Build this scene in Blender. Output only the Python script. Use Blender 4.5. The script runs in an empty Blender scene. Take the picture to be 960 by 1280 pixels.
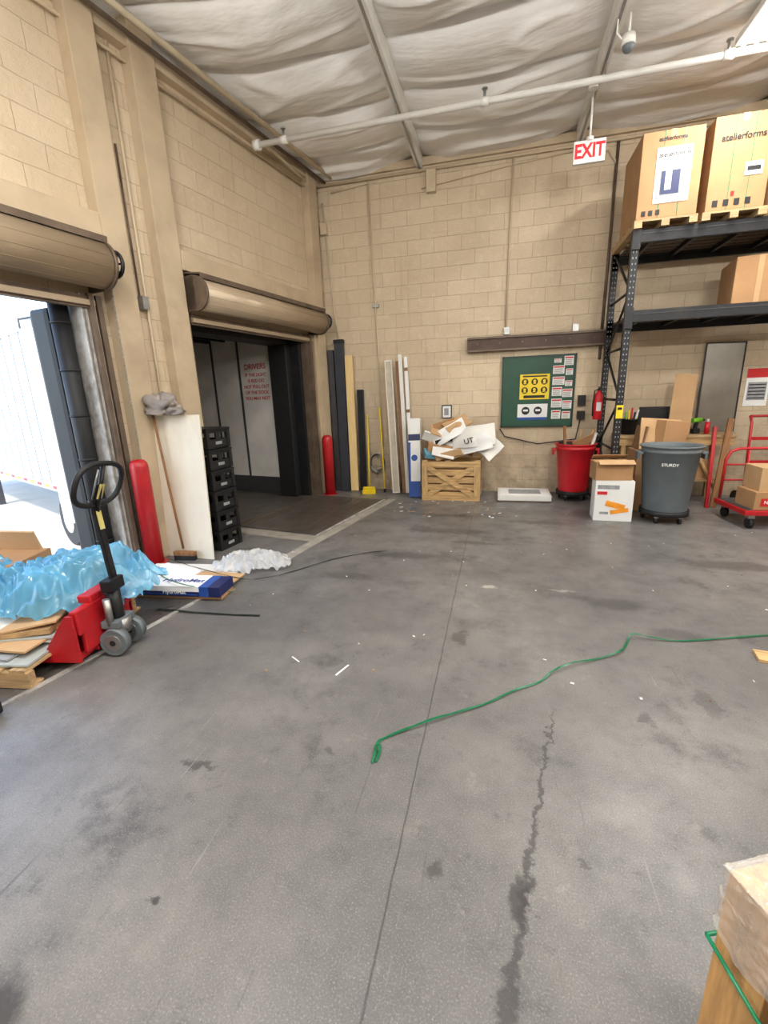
import bpy, bmesh, math, random
from mathutils import Vector, Matrix, noise
random.seed(7)
scene=bpy.context.scene
COL=scene.collection

# ------------------------------------------------------------ materials
def new_mat(name):
    m=bpy.data.materials.new(name); m.use_nodes=True
    nt=m.node_tree; b=nt.nodes['Principled BSDF']
    return m,nt,b
def srgb(r,g,b):
    def c(v):
        v/=255.0
        return v/12.92 if v<=0.04045 else ((v+0.055)/1.055)**2.4
    return (c(r),c(g),c(b),1)
def N(nt,t,**k):
    n=nt.nodes.new(t)
    for a,v in k.items(): setattr(n,a,v)
    return n
def mixc(nt,fac,a,b,bt='MIX'):
    n=nt.nodes.new('ShaderNodeMix'); n.data_type='RGBA'; n.blend_type=bt
    for sock,v in ((n.inputs[0],fac),(n.inputs[6],a),(n.inputs[7],b)):
        if hasattr(v,'is_output') or isinstance(v,bpy.types.NodeSocket): nt.links.new(v,sock)
        else: sock.default_value=v
    return n.outputs[2]
def math_(nt,op,a,b=None,c=None):
    n=nt.nodes.new('ShaderNodeMath'); n.operation=op
    for i,v in enumerate((a,b,c)):
        if v is None: continue
        if isinstance(v,bpy.types.NodeSocket): nt.links.new(v,n.inputs[i])
        else: n.inputs[i].default_value=v
    return n.outputs[0]
def ramp(nt,src,a,b,lo=0.0,hi=1.0):
    n=nt.nodes.new('ShaderNodeMapRange'); n.clamp=True
    nt.links.new(src,n.inputs[0]); n.inputs[1].default_value=a; n.inputs[2].default_value=b
    n.inputs[3].default_value=lo; n.inputs[4].default_value=hi
    return n.outputs[0]
def noise_(nt,vec,scale,detail=4,rough=.55):
    n=nt.nodes.new('ShaderNodeTexNoise'); n.inputs['Scale'].default_value=scale
    n.inputs['Detail'].default_value=detail; n.inputs['Roughness'].default_value=rough
    if vec is not None: nt.links.new(vec,n.inputs['Vector'])
    return n.outputs[0]
def objvec(nt,scale=(1,1,1)):
    t=nt.nodes.new('ShaderNodeTexCoord'); m=nt.nodes.new('ShaderNodeMapping')
    m.inputs['Scale'].default_value=scale
    nt.links.new(t.outputs['Object'],m.inputs['Vector']); return m.outputs[0]
def bump(nt,b,h,strength=.3,dist=.01):
    n=nt.nodes.new('ShaderNodeBump'); n.inputs['Strength'].default_value=strength; n.inputs['Distance'].default_value=dist
    nt.links.new(h,n.inputs['Height']); nt.links.new(n.outputs[0],b.inputs['Normal'])
_c={}
def M(name,rgb,rough=.6,metal=0,var=.12,scale=8,dirt=None,dirtamt=.4,bmp=.1,stretch=(1,1,1),trans=0,emit=0,alpha=1):
    if name in _c: return _c[name]
    m,nt,b=new_mat(name); col=srgb(*rgb)
    v=objvec(nt,stretch)
    n=noise_(nt,v,scale)
    dk=tuple(c*(1-var*1.6) for c in col[:3])+(1,); lt=tuple(min(1,c*(1+var)) for c in col[:3])+(1,)
    out=mixc(nt,ramp(nt,n,.3,.7),dk,lt)
    if dirt:
        n2=noise_(nt,v,scale*.35,6,.65)
        out=mixc(nt,ramp(nt,n2,.5,.68,0,dirtamt),out,srgb(*dirt))
    nt.links.new(out,b.inputs['Base Color'])
    b.inputs['Roughness'].default_value=rough; b.inputs['Metallic'].default_value=metal
    if trans: b.inputs['Transmission Weight'].default_value=trans
    if alpha<1: b.inputs['Alpha'].default_value=alpha
    if emit:
        b.inputs['Emission Color'].default_value=col; b.inputs['Emission Strength'].default_value=emit
    if bmp: bump(nt,b,noise_(nt,v,scale*4),bmp,.01)
    _c[name]=m; return m

def wood(name,rgb,stretch=(1,14,14),knots=False):
    if name in _c: return _c[name]
    m,nt,b=new_mat(name); v=objvec(nt,stretch)
    n=noise_(nt,v,3.0,6,.6); col=srgb(*rgb)
    dk=tuple(c*.55 for c in col[:3])+(1,)
    out=mixc(nt,ramp(nt,n,.38,.66),col,dk)
    n2=noise_(nt,objvec(nt),2.2,3)
    out=mixc(nt,ramp(nt,n2,.55,.75,0,.4),out,tuple(c*.45 for c in col[:3])+(1,))
    if knots:
        vo=nt.nodes.new('ShaderNodeTexVoronoi'); vo.inputs['Scale'].default_value=13
        nt.links.new(objvec(nt,(1,1,.7)),vo.inputs['Vector'])
        out=mixc(nt,ramp(nt,vo.outputs['Distance'],.30,.10,0,.8),out,srgb(112,64,30))
        wv=nt.nodes.new('ShaderNodeTexWave'); wv.inputs['Scale'].default_value=9; wv.inputs['Distortion'].default_value=5; wv.inputs['Detail'].default_value=3
        nt.links.new(objvec(nt,(3,3,.35)),wv.inputs['Vector'])
        out=mixc(nt,ramp(nt,wv.outputs['Fac'],.55,1,0,.35),out,srgb(150,98,52))
    nt.links.new(out,b.inputs['Base Color']); b.inputs['Roughness'].default_value=.65
    bump(nt,b,n,.25,.004); _c[name]=m; return m

def block_mat(name='painted_block',k=1.0,grime=.8):
    m,nt,b=new_mat(name)
    t=N(nt,'ShaderNodeTexCoord'); sp=N(nt,'ShaderNodeSeparateXYZ'); cb=N(nt,'ShaderNodeCombineXYZ')
    nt.links.new(t.outputs['Object'],sp.inputs[0]); nt.links.new(sp.outputs[0],cb.inputs[0]); nt.links.new(sp.outputs[2],cb.inputs[1])
    v=cb.outputs[0]
    dn=N(nt,'ShaderNodeTexNoise'); dn.inputs['Scale'].default_value=5; nt.links.new(v,dn.inputs['Vector'])
    vm=N(nt,'ShaderNodeVectorMath'); vm.operation='MULTIPLY_ADD'; nt.links.new(dn.outputs['Color'],vm.inputs[0]); vm.inputs[1].default_value=(.014,.014,0); nt.links.new(v,vm.inputs[2])
    br=N(nt,'ShaderNodeTexBrick'); nt.links.new(vm.outputs[0],br.inputs['Vector'])
    br.inputs['Scale'].default_value=1; br.inputs['Brick Width'].default_value=.405; br.inputs['Row Height'].default_value=.203
    br.inputs['Mortar Size'].default_value=.0045; br.inputs['Mortar Smooth'].default_value=.8; br.inputs['Bias'].default_value=0
    def q(r,g,bb): 
        c=srgb(r,g,bb); return tuple(min(1,x*k) for x in c[:3])+(1,)
    br.inputs['Color1'].default_value=q(206,188,160); br.inputs['Color2'].default_value=q(198,179,151); br.inputs['Mortar'].default_value=q(176,157,130)
    n=noise_(nt,v,1.1,5,.6)
    c=mixc(nt,ramp(nt,n,.42,.72,0,.4),br.outputs['Color'],q(172,152,124))
    n2=noise_(nt,v,7,6,.7)
    c=mixc(nt,ramp(nt,n2,.54,.75,0,.5),c,q(222,207,184))
    mp=N(nt,'ShaderNodeMapping'); mp.inputs['Scale'].default_value=(6,.5,1); nt.links.new(v,mp.inputs['Vector'])
    c=mixc(nt,ramp(nt,noise_(nt,mp.outputs[0],1.5,4,.6),.58,.74,0,.3),c,q(160,140,112))
    low=ramp(nt,sp.outputs[2],0.0,1.4,1,0)
    g=math_(nt,'MULTIPLY',low,ramp(nt,noise_(nt,v,4,6,.7),.35,.65,.12,grime))
    c=mixc(nt,g,c,srgb(126,110,92))
    nt.links.new(c,b.inputs['Base Color']); b.inputs['Roughness'].default_value=.55
    inv=math_(nt,'SUBTRACT',1.0,br.outputs['Fac'])
    hgt=math_(nt,'ADD',math_(nt,'MULTIPLY',inv,.9),math_(nt,'MULTIPLY',noise_(nt,v,16,6,.72),1.8))
    bump(nt,b,hgt,.6,.012)
    return m

def floor_mat():
    m,nt,b=new_mat('worn_concrete_floor')
    t=N(nt,'ShaderNodeTexCoord'); v=t.outputs['Object']
    sp=N(nt,'ShaderNodeSeparateXYZ'); nt.links.new(v,sp.inputs[0]); X,Y=sp.outputs[0],sp.outputs[1]
    n1=noise_(nt,v,.55,6,.62); n2=noise_(nt,v,3.2,8,.68); n3=noise_(nt,v,170,2,.6); n4=noise_(nt,v,1.6,9,.75)
    c=mixc(nt,ramp(nt,n1,.38,.62),srgb(95,93,92),srgb(122,119,116))
    c=mixc(nt,ramp(nt,n2,.42,.66,0,.6),c,srgb(80,78,78))
    c=mixc(nt,ramp(nt,n4,.56,.68,0,.6),c,srgb(58,56,56))
    n5=noise_(nt,v,5.5,9,.8)
    c=mixc(nt,ramp(nt,n5,.57,.69,0,.6),c,srgb(60,58,57))
    c=mixc(nt,ramp(nt,n5,.42,.30,0,.5),c,srgb(146,142,136))
    c=mixc(nt,ramp(nt,n3,.55,.8,0,.55),c,srgb(166,163,158))
    c=mixc(nt,ramp(nt,n3,.46,.25,0,.4),c,srgb(56,55,54))
    dn=N(nt,'ShaderNodeTexNoise'); dn.inputs['Scale'].default_value=9; dn.inputs['Detail'].default_value=8; dn.inputs['Roughness'].default_value=.7; nt.links.new(v,dn.inputs['Vector'])
    ds=N(nt,'ShaderNodeSeparateColor'); nt.links.new(dn.outputs['Color'],ds.inputs[0])
    XD=math_(nt,'ADD',X,math_(nt,'MULTIPLY',math_(nt,'SUBTRACT',ds.outputs[0],.5),.20))
    YD=math_(nt,'ADD',Y,math_(nt,'MULTIPLY',math_(nt,'SUBTRACT',ds.outputs[1],.5),.20))
    def blob(cx,cy,rx,ry,col,amt,c,soft=.4):
        dx=math_(nt,'DIVIDE',math_(nt,'SUBTRACT',XD,cx),rx); dy=math_(nt,'DIVIDE',math_(nt,'SUBTRACT',YD,cy),ry)
        d=math_(nt,'SQRT',math_(nt,'ADD',math_(nt,'MULTIPLY',dx,dx),math_(nt,'MULTIPLY',dy,dy)))
        return mixc(nt,ramp(nt,d,1.0,1-soft,0,amt),c,col)
    dk=srgb(50,48,48)
    for (cx,cy,rx,ry,a) in [(.11,1.13,.045,.09,.8),(-.17,1.17,.045,.05,.65),(-1.05,.86,.032,.03,.85),(-1.33,.5,.16,.12,.85),(-.5,1.62,.02,.03,.6),(-.2,2.7,.05,.12,.55),(-.7,1.6,.03,.02,.5),
                          (1.5,2.0,.12,.18,.55),(.75,2.1,.035,.06,.55),(1.2,3.0,.2,.1,.4),(-1.28,1.4,.12,.02,.65),(.33,1.28,.02,.03,.5),(.9,3.4,.25,.12,.45),(2.1,4.4,.4,.15,.5),(-.9,4.2,.5,.1,.5),(-.5,5.1,.6,.13,.55),(-1.3,3.6,.3,.1,.45),
                          (-.2,4.7,.35,.06,.55),(.6,5.6,.5,.1,.45),(-.7,5.8,.5,.1,.55),(1.1,2.3,.05,.12,.4),(1.3,1.75,.07,.05,.45)]:
        c=blob(cx,cy,rx,ry,dk,a,c)
    for (cx,cy,rx,ry,a) in [(-.04,3.57,.07,.05,.7),(.55,3.6,.12,.02,.5),(-.02,6.3,.5,.03,.35)]:
        c=blob(cx,cy,rx,ry,srgb(172,166,154),a,c)
    cen=math_(nt,'ADD',math_(nt,'MULTIPLY',math_(nt,'SUBTRACT',YD,.82),.19),.07)
    w=ramp(nt,Y,.7,2.15,.020,.005)
    dist=math_(nt,'DIVIDE',math_(nt,'ABSOLUTE',math_(nt,'SUBTRACT',XD,cen)),w)
    msk=math_(nt,'MULTIPLY',ramp(nt,dist,1.4,.5,0,.75),math_(nt,'MULTIPLY',ramp(nt,Y,2.15,2.0,0,1),ramp(nt,Y,.55,.7,0,1)))
    c=mixc(nt,msk,c,dk)
    mp=N(nt,'ShaderNodeMapping'); mp.inputs['Rotation'].default_value=(0,0,.7); mp.inputs['Scale'].default_value=(40,1.3,1); nt.links.new(v,mp.inputs['Vector'])
    s1=noise_(nt,mp.outputs[0],1.0,3,.6)
    c=mixc(nt,ramp(nt,s1,.68,.76,0,.4),c,srgb(165,162,158))
    mp=N(nt,'ShaderNodeMapping'); mp.inputs['Rotation'].default_value=(0,0,-.9); mp.inputs['Scale'].default_value=(46,1.7,1); nt.links.new(v,mp.inputs['Vector'])
    s2=noise_(nt,mp.outputs[0],1.0,3,.6)
    c=mixc(nt,ramp(nt,s2,.67,.75,0,.5),c,srgb(56,55,54))
    jn=math_(nt,'MULTIPLY',math_(nt,'SUBTRACT',noise_(nt,v,6,3),.5),.012)
    jx=math_(nt,'ABSOLUTE',math_(nt,'ADD',math_(nt,'ADD',X,.305),jn))
    jm=ramp(nt,jx,.005,.0015,0,.65)
    jm2=math_(nt,'MULTIPLY',ramp(nt,math_(nt,'ABSOLUTE',math_(nt,'SUBTRACT',math_(nt,'ADD',Y,jn),3.1)),.004,.001,0,.4),ramp(nt,X,-.30,-.31,0,1))
    joint=math_(nt,'MAXIMUM',jm,jm2)
    c=mixc(nt,joint,c,srgb(46,44,43))
    nt.links.new(c,b.inputs['Base Color'])
    r=ramp(nt,n2,.3,.7,.28,.48); nt.links.new(r,b.inputs['Roughness'])
    hh=math_(nt,'SUBTRACT',math_(nt,'MULTIPLY',n3,.25),joint)
    bump(nt,b,hh,.35,.004)
    return m

BLOCK=block_mat(); BLOCKL=block_mat('painted_block_patch',1.14,.3); FLOOR=floor_mat()
TAN=M('tan_painted_steel',(188,169,141),.5,0,.08,3,dirt=(144,120,95),dirtamt=.4)
TAN2=M('tan_roller_steel',(176,157,131),.36,.2,.08,3,dirt=(124,104,84),dirtamt=.45,stretch=(.6,3,3))
BROWN=M('grimy_brown_steel',(108,92,78),.5,.3,.2,6,dirt=(66,54,44))
BLACK=M('black_rubber',(22,22,24),.6,0,.2,10)
BLKST=M('black_steel',(34,35,38),.45,.4,.2,10,dirt=(70,62,56),dirtamt=.3)
RED=M('red_paint',(178,26,34),.38,0,.08,6,dirt=(110,20,24),dirtamt=.3)
REDPL=M('red_plastic',(196,24,36),.4,0,.06,5)
GREYPL=M('grey_plastic',(98,106,110),.5,0,.08,5)
DKGREY=M('dark_grey',(58,58,60),.6)
CARD=M('cardboard',(170,130,90),.8,0,.07,5,bmp=.05)
CARD2=M('cardboard_light',(192,156,114),.8,0,.06,5,bmp=.05)
CARDIN=M('cardboard_dark',(132,98,68),.85,0,.07,5)  # darker brown cardboard tone
WHITE=M('white_board',(222,220,214),.6,0,.05,4,bmp=.03)
PAPER=M('white_paper',(230,230,228),.7,0,.03,4,bmp=.0)
PLY=M('whitewashed_plywood',(222,214,196),.55,0,.06,2.5,dirt=(180,156,122),dirtamt=.6,stretch=(1,1,.5))
PINE=wood('pine_wood',(208,170,116)); PINEV=wood('pine_wood_upright',(208,170,116),(14,14,1))
PINEK=wood('knotty_pine',(210,160,98),(12,12,1),True)
PALW=wood('pallet_wood',(190,158,114)); BRWOOD=wood('brown_wood',(150,104,62),(14,14,1))
STEEL=M('galvanised_steel',(160,160,158),.38,.8,.1,10)
ALU=M('worn_frame_metal',(196,193,188),.45,.3,.2,10,dirt=(84,72,62),dirtamt=.7)
PIPEW=M('painted_pipe_cream',(205,192,166),.5,0,.08,6)
CREAM=M('cream_conduit',(196,178,150),.5,0,.06,6)
WHITEST=M('white_steel',(225,224,218),.45,0,.05,6)
YEL=M('yellow_plastic',(236,206,30),.5,0,.05,6)
GREENB=M('green_board',(22,72,52),.5,0,.12,6)
GREENS=M('green_strap',(24,130,86),.3,0,.1,20,bmp=.0)
BLUE=M('blue_print',(30,74,150),.5,0,.08,8)
NAVY=M('navy_print',(22,34,84),.5,0,.1,8)
ORANGE=M('orange_print',(236,150,36),.6,0,.1,8)
INK=M('black_ink',(20,20,22),.6,0,.0,4,bmp=0)
REDINK=M('red_ink',(196,30,34),.6,0,.0,4,bmp=0)
GREYP=M('grey_print',(150,152,154),.6,0,.15,14)
PLATE=M('steel_deck_plate',(96,90,84),.42,.35,.18,7,dirt=(56,50,46),dirtamt=.6)
PALEC=M('pale_concrete_edge',(156,150,140),.6,0,.14,7,dirt=(116,110,102))
FILMB=M('blue_plastic_film',(112,190,230),.12,0,.12,5,trans=.35,bmp=.25,alpha=.85)
FILMC=M('clear_plastic_film',(240,242,242),.14,0,.04,5,trans=.35,bmp=.25,alpha=.7)
BAG=M('grey_bag',(132,122,114),.45,0,.12,8)
TRWHITE=M('trailer_white',(196,202,208),.4,0,.04,2,bmp=.02)
TRRIB=M('trailer_rib',(140,146,152),.5)
TRIN=M('trailer_inner_panel',(222,218,212),.55,0,.08,2,dirt=(150,140,130),dirtamt=.3)
GLASSM=M('frosted_sheet',(170,176,174),.25,0,.1,4)

# ------------------------------------------------------------ mesh builder
class MB:
    def __init__(s,name,matrix=None):
        s.name=name; s.bm=bmesh.new(); s.mats=[]; s.mx=matrix or Matrix(); s.kids=[]
    def mi(s,mat):
        if mat not in s.mats: s.mats.append(mat)
        return s.mats.index(mat)
    def _add(s,tmp,mat,mx):
        i=s.mi(mat)
        for f in tmp.faces: f.material_index=i
        tmp.transform(mx)
        me=bpy.data.meshes.new('t'); tmp.to_mesh(me); tmp.free(); s.bm.from_mesh(me); bpy.data.meshes.remove(me)
    def box(s,c,size,mat,rot=(0,0,0),bev=.0):
        t=bmesh.new(); bmesh.ops.create_cube(t,size=1)
        t.transform(Matrix.Diagonal((size[0],size[1],size[2],1)))
        if bev: bmesh.ops.bevel(t,geom=t.edges[:],offset=min(bev,min(size)*.4),segments=2,affect='EDGES',profile=.6)
        from mathutils import Euler
        s._add(t,mat,Matrix.Translation(c)@Euler(rot).to_matrix().to_4x4()); return s
    def bb(s,x0,x1,y0,y1,z0,z1,mat,bev=0):
        return s.box(((x0+x1)/2,(y0+y1)/2,(z0+z1)/2),(abs(x1-x0),abs(y1-y0),abs(z1-z0)),mat,bev=bev)
    def cyl(s,p1,p2,r1,mat,r2=None,seg=20,caps=True):
        p1=Vector(p1);p2=Vector(p2);d=p2-p1
        t=bmesh.new(); bmesh.ops.create_cone(t,cap_ends=caps,segments=seg,radius1=r1,radius2=r1 if r2 is None else r2,depth=d.length)
        for f in t.faces:
            if len(f.verts)==4: f.smooth=True
        s._add(t,mat,Matrix.Translation((p1+p2)/2)@d.to_track_quat('Z','Y').to_matrix().to_4x4()); return s
    def tube(s,pts,r,mat,seg=10,closed=False):
        pts=[Vector(p) for p in pts]; n=len(pts); t=bmesh.new(); rings=[]
        up=Vector((0,0,1)); prev=None
        for i,p in enumerate(pts):
            if closed: d=(pts[(i+1)%n]-pts[i-1])
            else: d=(pts[min(i+1,n-1)]-pts[max(i-1,0)])
            d.normalize()
            a=prev if prev else (up.cross(d) if abs(d.z)<.9 else Vector((1,0,0)))
            a=(a-d*a.dot(d)).normalized(); b=d.cross(a); prev=a
            rings.append([t.verts.new(p+(a*math.cos(k*2*math.pi/seg)+b*math.sin(k*2*math.pi/seg))*r) for k in range(seg)])
        m=n if closed else n-1
        for i in range(m):
            A=rings[i];B=rings[(i+1)%n]
            for k in range(seg):
                f=t.faces.new((A[k],A[(k+1)%seg],B[(k+1)%seg],B[k])); f.smooth=True
        if not closed:
            t.faces.new(rings[0][::-1]); t.faces.new(rings[-1])
        s._add(t,mat,Matrix()); return s
    def sph(s,c,r,mat,sc=(1,1,1),seg=16):
        t=bmesh.new(); bmesh.ops.create_uvsphere(t,u_segments=seg,v_segments=seg//2,radius=r)
        for f in t.faces: f.smooth=True
        s._add(t,mat,Matrix.Translation(c)@Matrix.Diagonal((sc[0],sc[1],sc[2],1))); return s
    def poly(s,pts,mat,th=0.0,smooth=False):
        t=bmesh.new(); vs=[t.verts.new(p) for p in pts]; f=t.faces.new(vs)
        if th:
            t.normal_update(); nrm=f.normal.copy()
            r=bmesh.ops.extrude_face_region(t,geom=[f]); 
            for e in r['geom']:
                if isinstance(e,bmesh.types.BMVert): e.co+=nrm*th
            bmesh.ops.recalc_face_normals(t,faces=t.faces[:])
        s._add(t,mat,Matrix()); return s
    def lathe(s,prof,c,mat,seg=32):
        t=bmesh.new(); rings=[]
        for r,z in prof:
            rings.append([t.verts.new((c[0]+r*math.cos(k*2*math.pi/seg),c[1]+r*math.sin(k*2*math.pi/seg),c[2]+z)) for k in range(seg)])
        for a,b in zip(rings,rings[1:]):
            for k in range(seg):
                f=t.faces.new((a[k],a[(k+1)%seg],b[(k+1)%seg],b[k])); f.smooth=True
        t.faces.new(rings[0][::-1])
        s._add(t,mat,Matrix()); return s
    def field(s,fn,nx,ny,mat,smooth=True):
        t=bmesh.new(); g=[[t.verts.new(fn(i/nx,j/ny)) for j in range(ny+1)] for i in range(nx+1)]
        for i in range(nx):
            for j in range(ny):
                f=t.faces.new((g[i][j],g[i+1][j],g[i+1][j+1],g[i][j+1])); f.smooth=smooth
        s._add(t,mat,Matrix()); return s
    def text(s,body,mx,size,mat,name='lettering',align='CENTER',sx=1.0,bold=.012):
        s.kids.append((body,mx,size,mat,name,align,sx,bold)); return s
    def done(s):
        me=bpy.data.meshes.new(s.name); s.bm.to_mesh(me); s.bm.free()
        for m in s.mats: me.materials.append(m)
        o=bpy.data.objects.new(s.name,me); COL.objects.link(o); o.matrix_world=s.mx
        for body,mx,size,mat,name,align,sx,bold in s.kids:
            cu=bpy.data.curves.new(name,'FONT'); cu.body=body; cu.size=size; cu.align_x=align; cu.align_y='CENTER'; cu.extrude=.0008; cu.offset=size*bold
            cu.materials.append(mat); k=bpy.data.objects.new(name,cu); COL.objects.link(k)
            k.parent=o; k.matrix_local=mx@Matrix.Diagonal((sx,1,1,1))
        return o
def T(x,y,z,rx=90,ry=0,rz=0):
    from mathutils import Euler
    return Matrix.Translation((x,y,z))@Euler((math.radians(rx),math.radians(ry),math.radians(rz))).to_matrix().to_4x4()

# ------------------------------------------------------------ room frame
A=.1809
Lx,Ly=math.sin(A),math.cos(A)
C=Vector((-2.88,7.42,0))
ML=Matrix(((Lx,-Ly,0,C.x),(Ly,Lx,0,C.y),(0,0,1,0),(0,0,0,1)))
def wallx(y): return C.x+(y-C.y)*Lx/Ly
def LW(s,b,z=0): return ML@Vector((s,-b,z))
YB=7.42; H=4.97; XR=8.5; YF=-5.0
def BX(x): return x*1.0164

f=MB('floor')
f.poly([(wallx(YF)-.2,YF,0),(XR,YF,0),(XR,YB+.2,0),(wallx(YB)-.2,YB+.2,0)],FLOOR)
f.poly([(wallx(YF)-.2,YF,-.25),(wallx(YB)-.2,YB+.2,-.25),(XR,YB+.2,-.25),(XR,YF,-.25)],FLOOR)
f.done()
MB('wall_back').bb(-3.1,XR+.2,YB,YB+.2,0,H+.2,BLOCK).done()
w=MB('wall_right',Matrix.Translation((XR,(YB+YF)/2,0))@Matrix.Rotation(-math.pi/2,4,'Z')); w.bb(-6.4,6.4,0,.2,0,H+.2,BLOCK); w.done()
w=MB('wall_front',Matrix.Translation((0,YF,0))@Matrix.Rotation(math.pi,4,'Z')); w.bb(-8.7,6.5,0,.2,0,H+.2,BLOCK); w.done()
d2a,d2b=-2.87,-.60; d1a,d1b=-6.55,-4.02; DH=2.55
w=MB('wall_left',ML)
w.bb(d2b,.25,0,.2,0,H+.2,BLOCK).bb(d2a,d2b,0,.2,DH,H+.2,BLOCK).bb(d1b,d2a,0,.2,0,H+.2,BLOCK)
w.bb(d1a,d1b,0,.2,DH,H+.2,BLOCK).bb(-13,d1a,0,.2,0,H+.2,BLOCK)
w.done()
def col(name,s,wd,z0=0,z1=H,d=.13):
    o=MB(name,ML); o.bb(s-wd/2,s+wd/2,-d,-.002,z0,z1,TAN,bev=.008); o.done()
col('trim_1',-3.07,.27); col('trim_2',-3.66,.25); col('trim_3',-.25,.22)
MB('trim_4',ML).bb(-2.93,-.37,-.14,-.002,2.95,3.14,TAN,bev=.01).done()
MB('trim_5',ML).bb(-7.2,-3.79,-.14,-.002,3.03,3.22,TAN,bev=.01).done()
o=MB('trim_6',ML); o.bb(-9,0,-.10,-.002,4.72,4.84,TAN); o.tube([(-9,-.2,4.76),(0,-.2,4.76)],.022,BROWN); o.tube([(-9,-.32,4.80),(-.02,-.32,4.80)],.03,PIPEW)
o.tube([(-9,-.06,4.62),(-.02,-.06,4.62)],.016,CREAM); o.done()
MB('trim_7').tube([(-2.85,YB-.04,4.72),(XR,YB-.04,4.72)],.02,CREAM).bb(-2.85,XR,YB-.05,YB-.002,4.78,4.88,TAN).done()

# ------------------------------------------------------------ ceiling
CEILM,nt,b=new_mat('white_vinyl_insulation')
v=objvec(nt); nn=noise_(nt,v,2.2,4)
nt.links.new(mixc(nt,ramp(nt,nn,.3,.7),srgb(224,222,217),srgb(240,239,236)),b.inputs['Base Color']); b.inputs['Roughness'].default_value=.36
wv=objvec(nt,(.8,2.6,1)); bump(nt,b,noise_(nt,wv,2.4,3,.5),.45,.05)
RAF=[-3.32,-1.22,.93,3.06,5.2,7.3]
import bisect
def ceil_z(x,y):
    k=bisect.bisect(RAF,x); a=RAF[k-1] if k>0 else RAF[0]-2.1; bq=RAF[k] if k<len(RAF) else RAF[-1]+2.1
    u=(x-a)/(bq-a); bay=math.sin(math.pi*max(0,min(1,u)))**.6
    yy=y+.07*math.sin(x*1.9+k)+.12*noise.noise((x*.8,y*.5,3+k))
    w=(yy/.86)%1.0
    pil=abs(math.sin(math.pi*w))**.45
    fold=max(0,1-abs(noise.noise((x*.7+y*.35,y*1.9,9+k)))*9)*.03
    wr=noise.noise((x*1.0,y*2.4,1.5+k))*.03
    return 4.99-.17*pil*(.2+.8*bay)-wr*(.3+.7*bay)-fold*bay-.02*bay
c=MB('ceiling')
def cf(u,v):
    y=2.2+v*(YB-2.2); x0=wallx(y)-.02; x=x0+u*(XR-x0); return (x,y,ceil_z(x,y))
c.field(cf,320,200,CEILM)
def cf2(u,v):
    y=YF+v*(2.2-YF); x0=wallx(y)-.02; x=x0+u*(XR-x0); return (x,y,ceil_z(x,y))
c.field(cf2,110,60,CEILM)
c.bb(-6.3,XR+.2,YF-.2,YB+.2,5.05,5.12,WHITEST)
c.done()
for i,x in enumerate(RAF[1:],8):
    o=MB('trim_%d'%i); o.bb(x-.045,x+.045,YF,YB,4.76,4.98,WHITEST,bev=.005); o.bb(x-.012,x+.012,YF,YB,4.748,4.762,STEEL); o.done()

# ------------------------------------------------------------ dock doors
def roller(name,s0,s1,rad,z,yc=-.22):
    o=MB(name,ML)
    bz=z
    o.cyl((s0+.03,yc,bz),(s1-.03,yc,bz),rad,TAN2,seg=48)
    for k in range(4):
        a=math.radians(165+k*28); yy=yc+math.cos(a)*rad; zz=bz+math.sin(a)*rad
        o.cyl((s0+.06,yy,zz),(s1-.06,yy,zz),.003,TAN2,seg=6)
    for xx in (s0,s1-.025):
        o.cyl((xx,yc,bz),(xx+.025,yc,bz),rad+.015,BROWN,seg=32); o.bb(xx,xx+.025,yc,-.005,bz-rad-.01,bz+rad+.02,BROWN)
    o.box(((s0+s1)/2,-.16,bz+rad+.045),(s1-s0,.33,.016),BROWN,rot=(math.radians(7),0,0))
    o.box(((s0+s1)/2,-.325,bz+rad+.005),(s1-s0,.012,.05),BROWN,rot=(math.radians(7),0,0))
    o.bb(s0+.05,s1-.05,-.07,-.02,DH-.12,DH-.02,BROWN); o.bb(s0+.05,s1-.05,-.10,-.05,DH-.1,DH-.055,TAN2)
    o.cyl((s1+.0,-.26,bz),(s1+.09,-.26,bz),.028,BLKST,seg=12)
    wr=.10
    o.tube([(s1+.07,-.28+wr*math.cos(t*math.pi/10),bz+.02+wr*math.sin(t*math.pi/10)) for t in range(20)],.016,BLKST,closed=True,seg=8)
    for t in range(6):
        a=t*math.pi/3; o.cyl((s1+.07,-.28,bz+.02),(s1+.07,-.28+wr*math.cos(a),bz+.02+wr*math.sin(a)),.009,BLKST,seg=6)
    return o
o=roller('door_1',d1a-.2,-3.90,.185,2.76)
for k in range(44):
    z=2.74-k*.045
    o.tube([(-3.83+.008*math.cos(t*math.pi/4)*(k%2),-.18+.008*math.cos(t*math.pi/4)*((k+1)%2),z+.016*math.sin(t*math.pi/4)) for t in range(8)],.003,STEEL,seg=4,closed=True)
o.bb(d1b-.03,d1b+.10,-.05,-.005,0,DH,ALU,bev=.004); o.bb(d1b-.035,d1b-.0,-.05,.2,0,DH,ALU); o.bb(d1b+.02,d1b+.06,-.10,-.05,.0,DH,BROWN)
o.bb(d1b+.12,d1b+.17,-.05,-.005,0,DH,BROWN)
o.bb(d1a-.10,d1a+.03,-.05,-.005,0,DH,ALU); o.bb(d1a,d1b,-.01,.21,DH-.03,DH,ALU)
o.done()
o=roller('door_2',d2a-.03,-.42,.16,2.72)
o.bb(d2b-.02,d2b+.16,-.05,-.005,0,DH,BROWN,bev=.004); o.bb(d2b-.03,d2b,-.05,.2,0,DH,BROWN); o.bb(d2b+.03,d2b+.07,-.11,-.05,0,DH,BROWN)
o.bb(d2b+.18,d2b+.24,-.09,-.005,0,DH,TAN)
o.bb(d2a-.10,d2a+.02,-.05,-.005,0,DH,BROWN); o.bb(d2a,d2b,-.01,.21,DH-.03,DH,BROWN)
o.done()
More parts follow.
